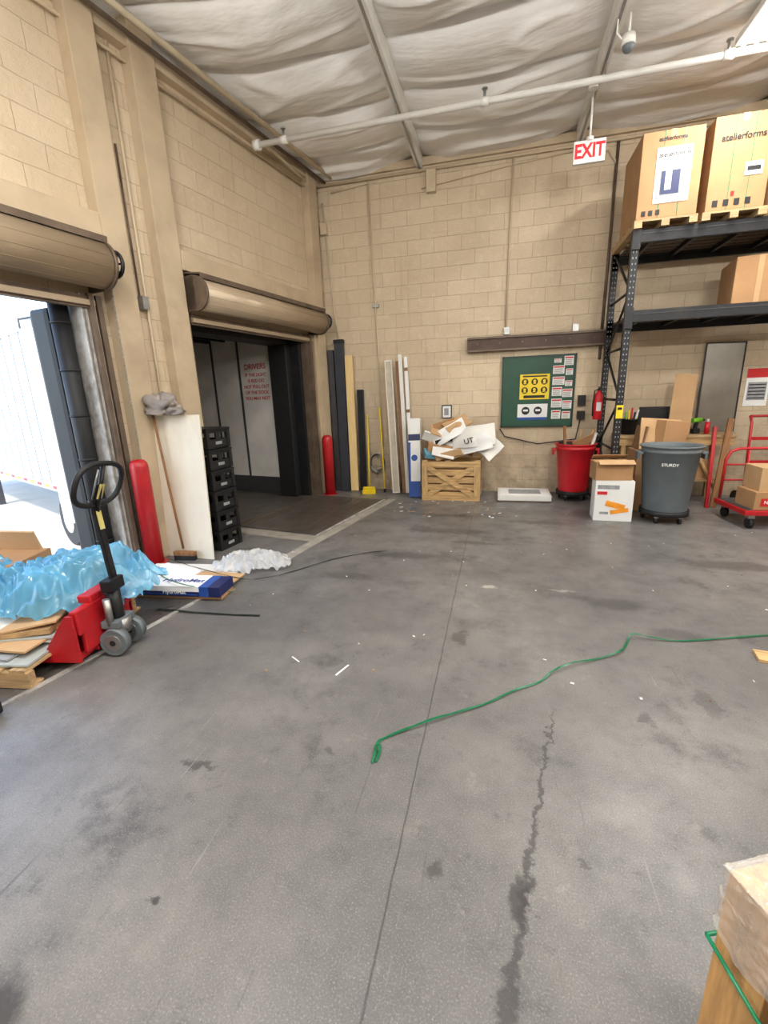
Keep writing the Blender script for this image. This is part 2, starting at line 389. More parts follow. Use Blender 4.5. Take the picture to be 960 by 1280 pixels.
o=MB('dock_seal_pad',ML)
o.bb(d1b-.17,d1b-.045,.22,.50,-.3,DH-.1,BLACK,bev=.05); o.cyl((d1b-.12,.13,.0),(d1b-.12,.13,DH-.04),.075,BLACK,seg=16)
for k in range(6): o.cyl((d1b-.12,.13,.3+k*.4),(d1b-.12,.13,.32+k*.4),.08,BLACK,seg=16)
o.done()
o=MB('dock_seal_pad',ML); o.bb(d2b-.20,d2b+.08,.205,.55,-.1,DH+.2,BLACK,bev=.02).bb(d2b-.10,d2b-.035,.03,.205,0,DH-.04,BLKST,bev=.01); o.done()
o=MB('dock_seal_pad',ML); o.bb(d2a-.08,d2a+.20,.205,.55,-.1,DH+.2,BLACK,bev=.02).bb(d2a+.2,d2b-.22,.205,.55,DH-.14,DH+.2,BLACK); o.done()
o=MB('docked_trailer',ML)
t0,t1=.555,3.0
o.bb(d2b+.0,d2b+.05,t0,t1,-.1,2.75,TRIN); o.bb(d2a-.05,d2a,t0,t1,-.1,2.75,TRIN); o.bb(d2a,d2b,t1,t1+.05,-.1,2.75,TRIN)
o.bb(d2a-.05,d2b+.05,t0,t1+.05,2.65,2.78,DKGREY); o.bb(d2a,d2b,.2,t1,-.12,-.004,PLATE)
for k in range(6):
    y=t0+.3+k*.36; o.bb(d2a,d2b,y,y+.05,2.56,2.65,BLKST)
for y in (.62,1.32,1.9,2.45): o.bb(d2b-.014,d2b,y,y+.035,0,2.65,DKGREY)
o.bb(d2b-.02,d2b,t0,t1,.0,.28,DKGREY)
TX=Matrix(((0,0,-1,d2b-.006),(-1,0,0,1.0),(0,1,0,1.9),(0,0,0,1)))
def tr(z): m=TX.copy(); m[2][3]=z; return m
o.text('DRIVERS',tr(2.13),.12,REDINK,'lettering_1')
for i,l in enumerate(['IF THE LIGHT','IS RED DO','NOT PULL OUT','OF THE DOCK','YOU MAY NOT']): o.text(l,tr(2.0-i*.095),.075,REDINK,'lettering_%d'%(i+2))
o.done()
o=MB('dock_leveler',ML)
o.bb(-2.52,-.62,-1.28,.2,.0,.008,PLATE); o.bb(-2.55,-.59,-1.31,-1.28,0,.012,ALU)
o.bb(-2.52,-.62,-.1,-.04,.008,.018,BROWN)
for k in range(8): o.bb(-2.45,-.7,-1.15+k*.13,-1.14+k*.13,.008,.0105,BROWN)
o.bb(-3.35,-.5,-1.46,-1.33,0,.003,PALEC); o.bb(-2.75,-2.56,-1.33,.0,0,.003,PALEC)
o.done()
o=MB('dock_leveler',ML); o.bb(-6.2,-4.25,-1.3,.2,0,.008,PLATE); o.bb(-6.23,-4.22,-1.33,-1.3,0,.012,ALU)
o.bb(-4.2,-4.08,-1.45,0,0,.003,PALEC)
for i in range(18):
    for j in range(10): o.box((-4.35-i*.1,-1.2+j*.12,.009),(.05,.012,.004),PLATE,rot=(0,0,.7 if (i+j)%2 else -.7))
o.done()

# ------------------------------------------------------------ outside
MB('yard_ground').bb(-45,wallx(-5)-1.0,-30,45,-1.3,-1.2,M('yard_concrete',(176,170,160),.8,0,.08,1.2,dirt=(140,132,122))).bb(-7,-3.2,6.5,45,-1.3,-1.2,PALEC).done()
e=Vector((-.916,.40,0)).normalized(); nn_=Vector((e.y,-e.x,0))
if nn_.y<0: nn_=-nn_
MT=Matrix(((e.x,nn_.x,0,-7.2),(e.y,nn_.y,0,6.32),(0,0,1,0),(0,0,0,1)))
o=MB('semi_trailer',MT)
o.bb(0,13,0,2.6,-.05,3.1,TRWHITE)
for k in range(22): o.bb(.1+k*.6,.14+k*.6,-.015,0,.06,3.02,TRRIB)
o.bb(0,13,-.02,0,3.0,3.12,ALU); o.bb(0,13,-.025,0,-.08,.06,ALU)
for k in range(26): o.bb(.05+k*.5,.3+k*.5,-.032,-.025,-.03,.025,REDPL if k%2 else ORANGE)
for xx in (.25,1.45):
    for yy in (.02,2.2):
        o.cyl((xx,yy,-.70),(xx,yy+.3,-.70),.5,BLACK,seg=28); o.cyl((xx,yy-.02,-.70),(xx,yy+.02,-.70),.24,ALU,seg=20)
o.bb(.1,2.6,.4,2.2,-.5,-.05,DKGREY); o.bb(8,8.15,.2,.35,-1.2,-.05,DKGREY); o.done()

# ------------------------------------------------------------ pipes, exit sign etc.
o=MB('sprinkler_pipe'); py=5.82
o.tube([(-2.95,py,4.60),(3.0,py,4.60),(XR,py,4.60)],.033,WHITEST,seg=14)
for x in (-2.6,-.25,2.0,4.2):
    o.cyl((x,py,4.60),(x,py,4.72),.014,STEEL,seg=8); o.cyl((x,py,4.71),(x,py,4.72),.03,STEEL,seg=12); o.cyl((x-.045,py,4.60),(x+.045,py,4.60),.042,WHITEST,seg=14)
for x in (-1.22,.93,3.06): o.tube([(x,py,4.78),(x,py,4.64)],.008,STEEL,seg=6)
o.cyl((-3.0,py,4.60),(-2.92,py,4.60),.055,WHITEST)
o.tube([(-2.9,py,4.6),(-2.9,py+.25,4.66),(-2.85,7.35,4.68)],.02,PIPEW)
o.done()
ex,ey,ez=.885,6.2,4.14
o=MB('exit_sign')
o.box((ex,ey,ez),(.33,.05,.22),WHITEST,bev=.008); o.cyl((ex,ey,ez+.1),(ex,ey,4.77),.012,WHITEST,seg=8); o.cyl((ex,ey,ez+.1),(ex,ey,ez+.14),.04,WHITEST); o.cyl((ex,ey,4.72),(ex,ey,4.77),.05,WHITEST)
o.text('EXIT',T(ex,ey-.027,ez),.19,M('exit_red',(214,26,40),.5,emit=.35,bmp=0),'lettering',sx=.8,bold=.03); o.done()
o=MB('security_camera'); sx_,sy_=1.02,5.3
o.cyl((sx_,sy_,4.78),(sx_,sy_,4.62),.012,WHITEST,seg=8); o.cyl((sx_,sy_,4.62),(sx_,sy_,4.54),.055,WHITEST,.06); o.sph((sx_,sy_,4.54),.05,GREYPL)
o.tube([(sx_-.1,sy_,4.80),(sx_-.1,sy_,4.65),(sx_-.04,sy_,4.58)],.008,WHITEST); o.done()
LAMP=M('lamp_diffuser',(255,252,246),.5,emit=12,bmp=0,var=0)
def fixture(x,y,pw):
    o=MB('ceiling_light'); o.bb(x-.16,x+.16,y-.62,y+.62,4.68,4.74,WHITEST,bev=.01)
    for k in (-.1,0,.1): o.cyl((x+k,y-.58,4.665),(x+k,y+.58,4.665),.018,LAMP,seg=10)
    for k in (-.4,.4): o.tube([(x,y+k,4.74),(x,y+k,4.86)],.005,STEEL,seg=6)
    ob=o.done()
    l=bpy.data.lights.new('lamp','AREA'); l.shape='RECTANGLE'; l.size=.3; l.size_y=1.2; l.energy=pw; l.color=(1,.98,.94)
    lo=bpy.data.objects.new('lamp',l); COL.objects.link(lo); lo.parent=ob; lo.location=(x,y,4.63)
for x,y,p in ((2.22,5.25,100),(2.2,1.2,100),(2.2,-2.8,110),(-1.4,1.2,95),(-1.6,-2.8,110),(6.2,5.2,110),(6.2,1.2,110)): fixture(x,y,p)
for x,pw in ((-1.3,195),(1.9,195),(5.2,140)):
    o=MB('added_uplight'); y=-.2  # added out-of-view fixture, aimed up to brighten ceiling and upper walls
    o.bb(x-.6,x+.6,y-.12,y+.12,3.20,3.28,WHITEST,bev=.02)
    for k in (-.5,.5): o.tube([(x+k,y,3.28),(x+k,y,4.85)],.004,STEEL,seg=6)
    ob=o.done()
    l=bpy.data.lights.new('lamp','AREA'); l.shape='RECTANGLE'; l.size=1.1; l.size_y=.25; l.energy=pw; l.color=(1,.98,.95)
    lo=bpy.data.objects.new('lamp',l); COL.objects.link(lo); lo.parent=ob; lo.location=(x,y,3.32)
    lo.rotation_euler=Vector((0,.75,1)).to_track_quat('-Z','Y').to_euler()

# conduits
o=MB('wall_conduit')
def cd(pts,r=.014,m=CREAM): o.tube([(p[0],YB-.02,p[1]) for p in pts],r,m,seg=8)
cd([(BX(-1.98),4.74),(BX(-1.9),2.2),(BX(-1.87),.75)]); cd([(-2.6,4.62),(-1.99,4.68)]); 
cd([(.09,4.75),(.06,2.5)]); cd([(1.41,4.7),(1.40,2.0)],.02,BROWN); cd([(-2.75,4.5),(-2.65,2.9),(-2.55,2.2)])
cd([(.93,4.62),(1.3,4.62),(1.41,4.45)]); cd([(-1.2,4.5),(.05,4.62),(1.0,4.68)],.008)
o.bb(-1.12,-.98,YB-.09,YB-.002,4.42,4.7,CREAM,bev=.01); o.bb(.04,.12,YB-.06,YB-.002,2.42,2.52,STEEL); o.bb(1.0,1.08,YB-.07,YB-.002,2.4,2.5,STEEL)
o.bb(-2.78,-2.68,YB-.1,YB-.002,4.05,4.2,CREAM); o.bb(-2.0,-1.9,YB-.05,YB-.002,2.95,3.0,STEEL)
o.bb(1.15,1.25,YB-.08,YB-.002,1.35,1.5,BLKST); o.bb(1.15,1.25,YB-.09,YB-.002,1.15,1.27,BLKST); o.tube([(1.2,YB-.05,1.15),(1.15,YB-.06,.85),(.6,YB-.06,.78),(.1,YB-.05,.9),(0.02,YB-.05,1.02)],.009,BLACK)
o.done()
o=MB('wall_conduit',ML)
o.tube([(-3.36,-.03,4.7),(-3.36,-.03,.3)],.014,CREAM,seg=8); o.tube([(-3.43,-.03,3.9),(-3.43,-.03,2.6)],.01,BROWN,seg=6); o.bb(-3.45,-3.38,-.09,-.002,2.5,2.62,STEEL)
o.done()
o=MB('wall_rail'); o.bb(-.50,1.46,YB-.09,YB-.002,2.19,2.40,M('rusty_brown_channel',(78,58,48),.55,.2,.2,5),bev=.005)
o.bb(-.50,1.46,YB-.12,YB-.09,2.37,2.40,BROWN).bb(-.50,1.46,YB-.12,YB-.09,2.19,2.215,BROWN)
for k in range(6): o.cyl((-.35+k*.33,YB-.1,2.3),(-.35+k*.33,YB-.085,2.3),.013,BROWN,seg=6)
o.done()
MB('wall_patch').bb(-.93,.0,YB-.004,YB-.001,1.22,2.08,BLOCKL).bb(-.93,-.40,YB-.004,YB-.001,.8,1.22,BLOCKL).bb(1.1,1.4,YB-.004,YB-.001,1.5,2.1,BLOCKL).done()
# green notice board
o=MB('notice_board'); y0=YB-.035
o.bb(.03,1.09,y0,YB-.002,1.04,2.10,GREENB,bev=.006)
for a in ((.03,1.09,2.075,2.10),(.03,1.09,1.04,1.065),(.03,.055,1.04,2.1),(1.065,1.09,1.04,2.1)): o.bb(a[0],a[1],y0-.01,y0,a[2],a[3],M('board_edge',(16,52,40),.5))
o.bb(.30,.73,y0-.006,y0,1.46,1.83,YEL)
for i in range(3):
    for j in range(2):
        cx=.375+i*.14; cz=1.72-j*.125
        o.cyl((cx,y0-.009,cz),(cx,y0-.006,cz),.048,INK,seg=18); o.cyl((cx,y0-.011,cz+.01),(cx,y0-.009,cz+.01),.022,YEL,seg=12); o.bb(cx-.02,cx+.02,y0-.011,y0-.009,cz-.03,cz-.012,YEL)
o.bb(.34,.69,y0-.008,y0-.006,1.79,1.81,INK).bb(.36,.67,y0-.008,y0-.006,1.48,1.52,INK)
o.bb(.28,.72,y0-.006,y0,1.15,1.39,PAPER).bb(.28,.72,y0-.008,y0-.006,1.15,1.19,BLUE)
for cx in (.40,.58): o.cyl((cx,y0-.009,1.29),(cx,y0-.006,1.29),.06,INK,seg=20); o.bb(cx-.035,cx+.035,y0-.011,y0-.009,1.28,1.31,PAPER)
for (x,z,w_,h_,m_) in ((.78,1.98,.10,.06,PAPER),(.92,1.94,.13,.13,PAPER),(.77,1.82,.16,.12,PAPER),(.95,1.80,.10,.09,PAPER),(.77,1.66,.17,.12,PAPER),(.95,1.64,.10,.08,PAPER),(.77,1.50,.14,.13,PAPER),(.92,1.48,.14,.12,WHITE),(.77,1.33,.15,.13,PAPER),(.93,1.31,.13,.12,PAPER),(.78,1.16,.13,.13,PAPER),(.93,1.16,.12,.11,WHITE)):
    o.bb(x,x+w_,y0-.005,y0,z,z+h_,m_); o.bb(x+.008,x+w_-.008,y0-.007,y0-.005,z+h_*.74,z+h_*.9,REDINK)
    for k in range(4): o.bb(x+.014,x+w_-.018-.01*(k%2),y0-.0065,y0-.005,z+h_*(.10+.15*k),z+h_*(.15+.15*k),GREYPL)
o.done()
o=MB('framed_photo'); o.bb(-.90,-.74,YB-.03,YB-.008,1.2,1.41,INK,bev=.004).bb(-.885,-.755,YB-.034,YB-.03,1.215,1.395,PAPER).bb(-.86,-.79,YB-.037,YB-.034,1.25,1.36,GREYP); o.done()
o=MB('wall_poster'); o.bb(3.3,3.58,YB-.01,YB-.002,1.28,1.78,PAPER).bb(3.3,3.58,YB-.013,YB-.01,1.66,1.78,REDINK).bb(3.33,3.55,YB-.013,YB-.01,1.36,1.6,GREYP)
for k in range(5): o.bb(3.34,3.54,YB-.015,YB-.013,1.38+k*.045,1.395+k*.045,INK)
o.done()

# ------------------------------------------------------------ pallet rack
o=MB('pallet_rack'); px0,px1=1.45,4.20; yf,yr=6.22,7.18
for x in (px0,px1):
    for y in (yf,yr):
        o.bb(x-.04,x+.04,y-.035,y+.035,0,3.34,BLKST,bev=.004); o.bb(x-.07,x+.07,y-.07,y+.07,0,.01,BLKST)
        for k in range(52): 
            z=.12+k*.0615
            for dx in (-.017,.017): o.bb(x+dx-.005,x+dx+.005,y-.0365,y-.035,z,z+.018,GREYP)
    zz=.2
    flip=False
    while zz<3.0:
        a,b_=(yf,yr) if not flip else (yr,yf)
        o.cyl((x,a,zz),(x,b_,zz+.62),.016,BLKST,seg=8); o.cyl((x,yf,zz),(x,yr,zz),.016,BLKST,seg=8); zz+=.62; flip=not flip
for zt in (3.30,2.46):
    for y in (yf-.01,yr+.01):
        o.bb(px0+.04,px1-.04,y-.025,y+.025,zt-.13,zt,BLKST,bev=.006); o.bb(px0+.04,px1-.04,y-.03,y+.02,zt-.045,zt-.035,DKGREY)
        for x in (px0,px1): o.bb(x-.045,x+.045,y-.045,y+.0,zt-.2,zt+.03,BLKST,bev=.003)
    for i in range(7):
        yy=yf+.03+i*.135; o.bb(px0+.05,px1-.05,yy,yy+.09,zt-.03,zt-.008,M('dusty_deck',(98,84,70),.7,0,.2,5))
    for i in range(6): o.bb(px0+.2+i*.45,px0+.24+i*.45,yf,yr,zt-.08,zt-.03,BLKST)
o.done()
def carton(name,x0,x1,y0,y1,z0,z1,mat=CARD,strap=True):
    o=MB(name); o.bb(x0,x1,y0,y1,z0,z1,mat,bev=.008)
    xm=(x0+x1)/2
    o.bb(xm-.03,xm+.03,y0-.0015,y1+.0015,z1-.0,z1+.0015,CARD2); o.bb(xm-.03,xm+.03,y0-.0015,y0,z1-.07,z1,CARD2)
    if strap:
        for sx in (x0+(x1-x0)*.36,x0+(x1-x0)*.68): o.bb(sx-.003,sx+.003,y0-.004,y1+.004,z0+.0,z1+.004,GREENS)
    return o
pt=3.302
o=MB('wooden_pallet')
for x0,x1 in ((1.40,2.02),(2.06,2.66),(2.70,3.35)):
    for k in range(3):
        xx=x0+k*(x1-x0-.08)/2; o.bb(xx,xx+.08,6.12,7.2,pt+.001,pt+.06,PALW)
    for k in range(5): o.bb(x0,x1,6.12+k*.245,6.22+k*.245,pt+.06,pt+.08,PALW)
o.done()
zb=pt+.082
o=carton('furniture_carton',1.41,2.00,6.13,6.85,zb,zb+.82)
yy=6.128
o.bb(1.56,1.90,yy-.004,yy,zb+.14,zb+.66,PAPER); o.bb(1.58,1.88,yy-.006,yy-.004,zb+.18,zb+.50,GREYP); o.bb(1.62,1.80,yy-.008,yy-.006,zb+.22,zb+.44,NAVY); o.bb(1.66,1.72,yy-.010,yy-.008,zb+.26,zb+.48,PAPER)
o.text('atelierforms',T(1.73,yy-.006,zb+.59),.062,INK); o.text('atelierforms',T(1.70,yy-.003,zb+.74),.055,INK,'lettering_2')
for k in range(3): o.bb(1.46+k*.07,1.50+k*.07,yy-.003,yy,zb+.03,zb+.08,INK)
o.done()
o=carton('furniture_carton',2.08,2.62,6.13,7.0,zb,zb+.86)
o.text('atelierforms',T(2.35,yy-.003,zb+.66),.085,INK,sx=.95,bold=.02); o.bb(2.40,2.56,yy-.004,yy,zb+.30,zb+.42,PAPER); o.bb(2.42,2.54,yy-.006,yy-.004,zb+.34,zb+.38,INK)
for k in range(4): o.bb(2.14+k*.1,2.19+k*.1,yy-.003,yy,zb+.04,zb+.10,INK)
o.bb(2.30,2.33,yy-.004,yy,zb+.13,zb+.17,REDINK); o.done()
o=carton('furniture_carton',2.70,3.32,6.13,7.0,zb,zb+.88); o.text('atelierforms',T(3.0,yy-.003,zb+.68),.09,INK); o.bb(2.74,2.80,yy-.003,yy,zb+.30,zb+.36,REDINK); o.done()
o=MB('cardboard_box',T(2.86,6.6,2.464,0,0,-8)); o.bb(-.28,.45,-.3,.3,0,.50,CARD,bev=.01); o.box((-.05,-.302,.25),(.05,.003,.48),CARD2); o.done()

# ------------------------------------------------------------ bollards
def bollard(p,h):
    o=MB('red_bollard'); o.lathe([(.085,0),(.085,h-.08),(.078,h-.04),(.055,h-.012),(.0,h)],(p[0],p[1],0),RED,24)
    o.cyl((p[0],p[1],0),(p[0],p[1],.012),.12,RED,seg=20); o.done()
bollard((-3.40,3.585),1.08); bollard((-2.74,6.93),1.0)
def sheet(name,p0,p1,z0,h,lean,th,mat,extra=None):
    a=Vector((p0[0],p0[1],0)); b_=Vector((p1[0],p1[1],0)); d=(b_-a); wd=d.length; ang=math.atan2(d.y,d.x)
    mx=Matrix.Translation((a.x,a.y,z0))@Matrix.Rotation(ang,4,'Z')@Matrix.Rotation(-lean,4,'X')
    o=MB(name,mx); o.bb(0,wd,0,th,0,h,mat,bev=.002)
    if extra: extra(o,wd,h)
    return o.done()
sheet('plywood_sheet',(-3.45,3.80),(-2.84,3.77),.0,1.48,.05,.018,PLY)
o=MB('broom'); o.cyl((-3.16,3.73,.12),(-3.33,3.80,1.50),.012,BRWOOD,seg=10); o.box((-3.14,3.72,.07),(.24,.05,.05),BRWOOD,rot=(0,0,.1),bev=.01); o.box((-3.14,3.72,.025),(.23,.05,.05),BLACK,rot=(0,0,.1)); o.done()
o=MB('plastic_crate_stack',T(-3.08,4.20,0.001,0,0,-8))
for k in range(6):
    z=k*.222
    o.bb(-.20,.20,-.16,.16,z,z+.02,BLACK)
    for (x0,x1,y0,y1) in ((-.20,.20,-.16,-.145),(-.20,.20,.145,.16),(-.20,-.185,-.16,.16),(.185,.20,-.16,.16)):
        o.bb(x0,x1,y0,y1,z,z+.10,BLACK); o.bb(x0,x1,y0,y1,z+.165,z+.215,BLACK)
    for x in (-.19,.19):
        for y in (-.15,.15): o.box((x,y,z+.11),(.04,.04,.21),BLACK)
        o.box((x,0,z+.13),(.02,.06,.1),BLACK)
    o.bb(-.215,.215,-.175,.175,z+.195,z+.217,BLKST,bev=.004)
    o.box((.203,.0,z+.06),(.004,.09,.03),GREYP)
o.done()
def lump(cx,cy,cz,sx,sy,sz,seed,amp=.25,rot=0.0,fr=2.2):
    def fn(u,v):
        th=u*2*math.pi; ph=v*math.pi
        d=Vector((math.sin(ph)*math.cos(th),math.sin(ph)*math.sin(th),math.cos(ph)))
        k=1+amp*noise.noise(d*fr+Vector((seed,0,0)))-amp*.6*abs(noise.noise(d*fr*2.4+Vector((0,seed,0))))
        x,y,z=d.x*k*sx,d.y*k*sy,max(d.z*k*sz,-sz*.35)
        return (cx+x*math.cos(rot)-y*math.sin(rot),cy+x*math.sin(rot)+y*math.cos(rot),cz+z)
    return fn
o=MB('grey_plastic_bag'); o.field(lump(-3.28,3.84,1.54,.24,.11,.14,3,.6,0,1.9),48,28,BAG); o.field(lump(-3.12,3.85,1.51,.15,.08,.08,8,.6,-.3,1.9),36,20,BAG); o.done()

def drape(cx,cy,sx,sy,h,z0,seed,rot=0,top=.6,edge=4.0,crumple=.05,fr=3.2):
    cr,sr=math.cos(rot),math.sin(rot)
    def fn(u,v):
        a=(u-.5)*2; b_=(v-.5)*2
        q=max(abs(a),abs(b_)); rr=math.hypot(a,b_) or 1e-6; k=q/rr
        k=.35*1+.65*k
        a*=k; b_*=k; r=min(1,math.hypot(a,b_))
        an=math.atan2(b_,a)
        wob=1+.16*noise.noise((math.cos(an)*1.5+seed,math.sin(an)*1.5,0))+.09*noise.noise((math.cos(an)*5+seed,math.sin(an)*5,4))
        x=a*sx*wob; y=b_*sy*wob
        env=1-max(0,min(1,(r-top)/(1.02-top)))**1.6
        P=Vector((x*fr+seed,y*fr,seed))
        wx=noise.noise(P*.6)*1.3
        f1=abs(noise.noise(Vector((P.x*1.2+wx,P.y*2.2+wx,seed*2))))
        f2=abs(noise.noise(Vector((P.x*3.5+wx,P.y*3.0,seed*3+4))))
        big=noise.noise(P*.55+Vector((9,1,0)))
        z=z0+h*env*(.75+.5*big)+crumple*(1.3-2.6*f1)*(.4+.6*env)+crumple*.45*(1-3*f2)
        X=cx+x*cr-y*sr; Y=cy+x*sr+y*cr
        return (X+.02*noise.noise((x*12,y*12,seed+5)),Y+.02*noise.noise((x*12,y*12,seed+9)),max(z,z0+.002))
    return fn

# ------------------------------------------------------------ loaded pallet on the left
o=MB('loaded_pallet',T(-3.14,2.08,0.013,0,0,8))
for y in (-.5,-.02,.42): o.bb(-.72,.48,y,y+.09,.0,.014,PALW); 
for y in (-.5,-.02,.42): o.bb(-.72,.48,y,y+.045,.014,.10,PALW)
for k in range(8): o.bb(-.72+k*.155,-.72+k*.155+.1,-.5,.51,.10,.118,wood('deck_board',(196,164,118),(14,1,14)))
o.box((-.05,-.12,.13),(.98,.76,.014),GLASSM,rot=(0,.0,.06)); o.box((-.1,-.07,.148),(.9,.68,.012),GREYP,rot=(0,0,-.1)); o.box((.05,.0,.163),(.8,.6,.014),WHITE,rot=(0,0,.12))
o.box((-.02,-.1,.178),(.86,.58,.012),CARD2,rot=(0,0,-.05)); o.box((.06,-.05,.19),(.7,.56,.010),GLASSM,rot=(0,0,.2))
o.box((.0,.05,.22),(.85,.5,.05),CARD,rot=(.02,.03,.05)); o.box((.14,-.26,.215),(.55,.10,.035),PALW,rot=(.03,-.04,.25)); o.box((-.25,-.36,.20),(.6,.10,.025),PALW,rot=(0,.03,.1))
o.box((.18,-.12,.26),(.46,.34,.012),CARD2,rot=(.06,-.12,.3)); o.box((-.1,-.22,.25),(.5,.3,.012),WHITE,rot=(.1,.05,-.2))
o.box((-.45,.25,.38),(.6,.42,.30),CARD,rot=(0,.03,.1),bev=.006); o.box((-.1,.35,.30),(.5,.35,.2),CARDIN,rot=(0,0,.2)); o.box((-.5,.40,.60),(.6,.02,.2),CARD2,rot=(.35,.05,.1))
o.done()
o=MB('blue_plastic_sheeting'); o.field(drape(-2.98,2.34,.60,.42,.24,.27,11,.25,crumple=.07,fr=3.8),130,110,FILMB); o.field(drape(-3.42,2.12,.42,.36,.22,.30,5,.2,crumple=.065,fr=3.8),90,80,FILMB)
o.done()

# ------------------------------------------------------------ pallet jack
MJ=Matrix.Translation((-2.48,2.14,0.013))@Matrix.Rotation(math.radians(190),4,'Z')
o=MB('pallet_jack',MJ)   # local +x = fork direction
for y in (-.19,.19):
    o.box((.60,y,.065),(1.1,.15,.05),RED,bev=.01)
    o.cyl((1.0,y-.05,.04),(1.0,y+.05,.04),.038,GREYPL,seg=16)
    o.poly([(.02,y-.08,.05),(.02,y-.08,.36),(.07,y-.08,.36),(.26,y-.08,.10),(.26,y-.08,.05)],RED,.012)
    o.poly([(.02,y+.07,.05),(.02,y+.07,.36),(.07,y+.07,.36),(.26,y+.07,.10),(.26,y+.07,.05)],RED,.012)
    o.box((.155,y,.225),(.02,.14,.30),RED,rot=(0,-.62,0))
o.box((.03,0,.30),(.05,.50,.16),RED,bev=.01); o.box((.02,0,.16),(.03,.44,.14),RED,bev=.008); o.box((.05,0,.40),(.09,.24,.05),RED,bev=.01)
o.cyl((-.06,0,.14),(-.06,0,.44),.045,BLKST); o.cyl((-.06,0,.12),(-.06,0,.22),.075,STEEL); o.box((-.06,0,.2),(.12,.18,.05),GREYPL,bev=.01); o.cyl((-.06,.07,.2),(-.06,.07,.38),.022,STEEL)
for y in (-.085,.085):
    o.cyl((-.08,y-.028,.09),(-.08,y+.028,.09),.09,GREYPL,seg=28); o.cyl((-.08,y-.031,.09),(-.08,y+.031,.09),.055,STEEL,seg=20); o.cyl((-.08,y-.034,.09),(-.08,y+.034,.09),.02,BLKST,seg=12)
o.cyl((-.08,-.12,.09),(-.08,.12,.09),.014,BLKST,seg=10)
o.box((-.07,0,.46),(.08,.13,.08),BLKST,bev=.01)
hb=Vector((-.08,-.01,.44)); hd=Vector((.135,-.10,1)).normalized(); ht=hb+hd*.54
xa=Vector((1,0,0)); xa=(xa-hd*xa.dot(hd)).normalized(); ya_=hd.cross(xa)
def obox(c0,axes,size,mat,bev=0):
    t=bmesh.new(); bmesh.ops.create_cube(t,size=1); t.transform(Matrix.Diagonal((size[0],size[1],size[2],1)))
    if bev: bmesh.ops.bevel(t,geom=t.edges[:],offset=bev,segments=2,affect='EDGES')
    X_,Y_,Z_=axes
    o._add(t,mat,Matrix(((X_.x,Y_.x,Z_.x,c0.x),(X_.y,Y_.y,Z_.y,c0.y),(X_.z,Y_.z,Z_.z,c0.z),(0,0,0,1))))
ax=(xa,ya_,hd)
PALEY=M('faded_yellow_label',(206,194,120),.5)
obox(hb+hd*.27,ax,(.028,.055,.56),BLKST,.006)
obox(hb+hd*.44-xa*.016,ax,(.006,.04,.12),PALEY)
side=ya_.copy(); upv=(hd*.85-xa*.45).normalized(); nz=side.cross(upv)
cc=ht+upv*.14
o.tube([cc+side*(.205*math.copysign(abs(math.cos(t*math.pi/18))**.75,math.cos(t*math.pi/18)))+upv*(.14*math.copysign(abs(math.sin(t*math.pi/18))**.75,math.sin(t*math.pi/18))) for t in range(36)],.017,BLACK,closed=True,seg=12)
o.tube([ht-hd*.06,cc+upv*.14],.014,BLKST); obox(ht+upv*.06,(nz,side,upv),(.035,.06,.16),BLKST,.008)
o.tube([cc+side*.03-upv*.1,cc+side*.035+upv*.1],.006,STEEL,seg=6)
obox(ht+upv*.10+nz*(.022 if nz.x<0 else -.022),(nz,side,upv),(.008,.04,.10),PALEY)
o.done()

# ------------------------------------------------------------ items on the floor left
o=MB('flat_cardboard_sheets'); o.box((-2.83,3.38,.018),(.95,.40,.012),WHITE,rot=(0,0,.12)); o.box((-2.65,3.25,.032),(.8,.3,.01),CARD2,rot=(0,.01,.02)); o.box((-2.96,3.28,.044),(.5,.33,.01),PAPER,rot=(0,.02,-.2)); o.done()
o=MB('flooring_box',T(-2.58,2.97,0.012,0,0,6)); o.bb(-.42,.40,-.12,.12,.028,.115,NAVY,bev=.004); o.bb(-.42,.22,-.1215,.1215,.072,.1165,PAPER); o.bb(.22,.30,-.121,.121,.029,.116,BLUE)
o.bb(-.40,.2,-.124,-.1215,.04,.05,BLUE)
o.text('HydroMat',T(.0,-.127,.07),.05,PAPER); o.text('HydroMat',Matrix.Translation((.02,0,.118)),.09,BLUE,'lettering_2'); o.bb(-.42,.4,-.1,.1,0,.028,CARD); o.done()
o=MB('clear_plastic_film'); o.field(drape(-2.32,3.66,.38,.22,.10,.014,21,.3,.3,crumple=.05,fr=4.4),90,70,FILMC); o.done()

def strap(name,pts,w,mat,z=.004,th=.0012):
    P=[]
    pts=[Vector(p) for p in pts]
    for i in range(len(pts)-1):
        p0=pts[max(i-1,0)];p1=pts[i];p2=pts[i+1];p3=pts[min(i+2,len(pts)-1)]
        for k in range(8):
            t=k/8; P.append(.5*((2*p1)+(-p0+p2)*t+(2*p0-5*p1+4*p2-p3)*t*t+(-p0+3*p1-3*p2+p3)*t**3))
    P.append(pts[-1])
    t=bmesh.new(); L=[]
    for i,p in enumerate(P):
        d=P[min(i+1,len(P)-1)]-P[max(i-1,0)]; s_=Vector((-d.y,d.x,0)); 
        s_=s_.normalized()*w/2 if s_.length>1e-6 else Vector((w/2,0,0))
        tw=.004*math.sin(i*.35); zz=max(p.z,z)
        L.append((t.verts.new((p.x+s_.x,p.y+s_.y,zz+abs(tw))),t.verts.new((p.x-s_.x,p.y-s_.y,zz))))
    for a,b_ in zip(L,L[1:]): t.faces.new((a[0],a[1],b_[1],b_[0]))
    bmesh.ops.solidify(t,geom=t.faces[:],thickness=th)
    o=MB(name); o._add(t,mat,Matrix()); return o.done()
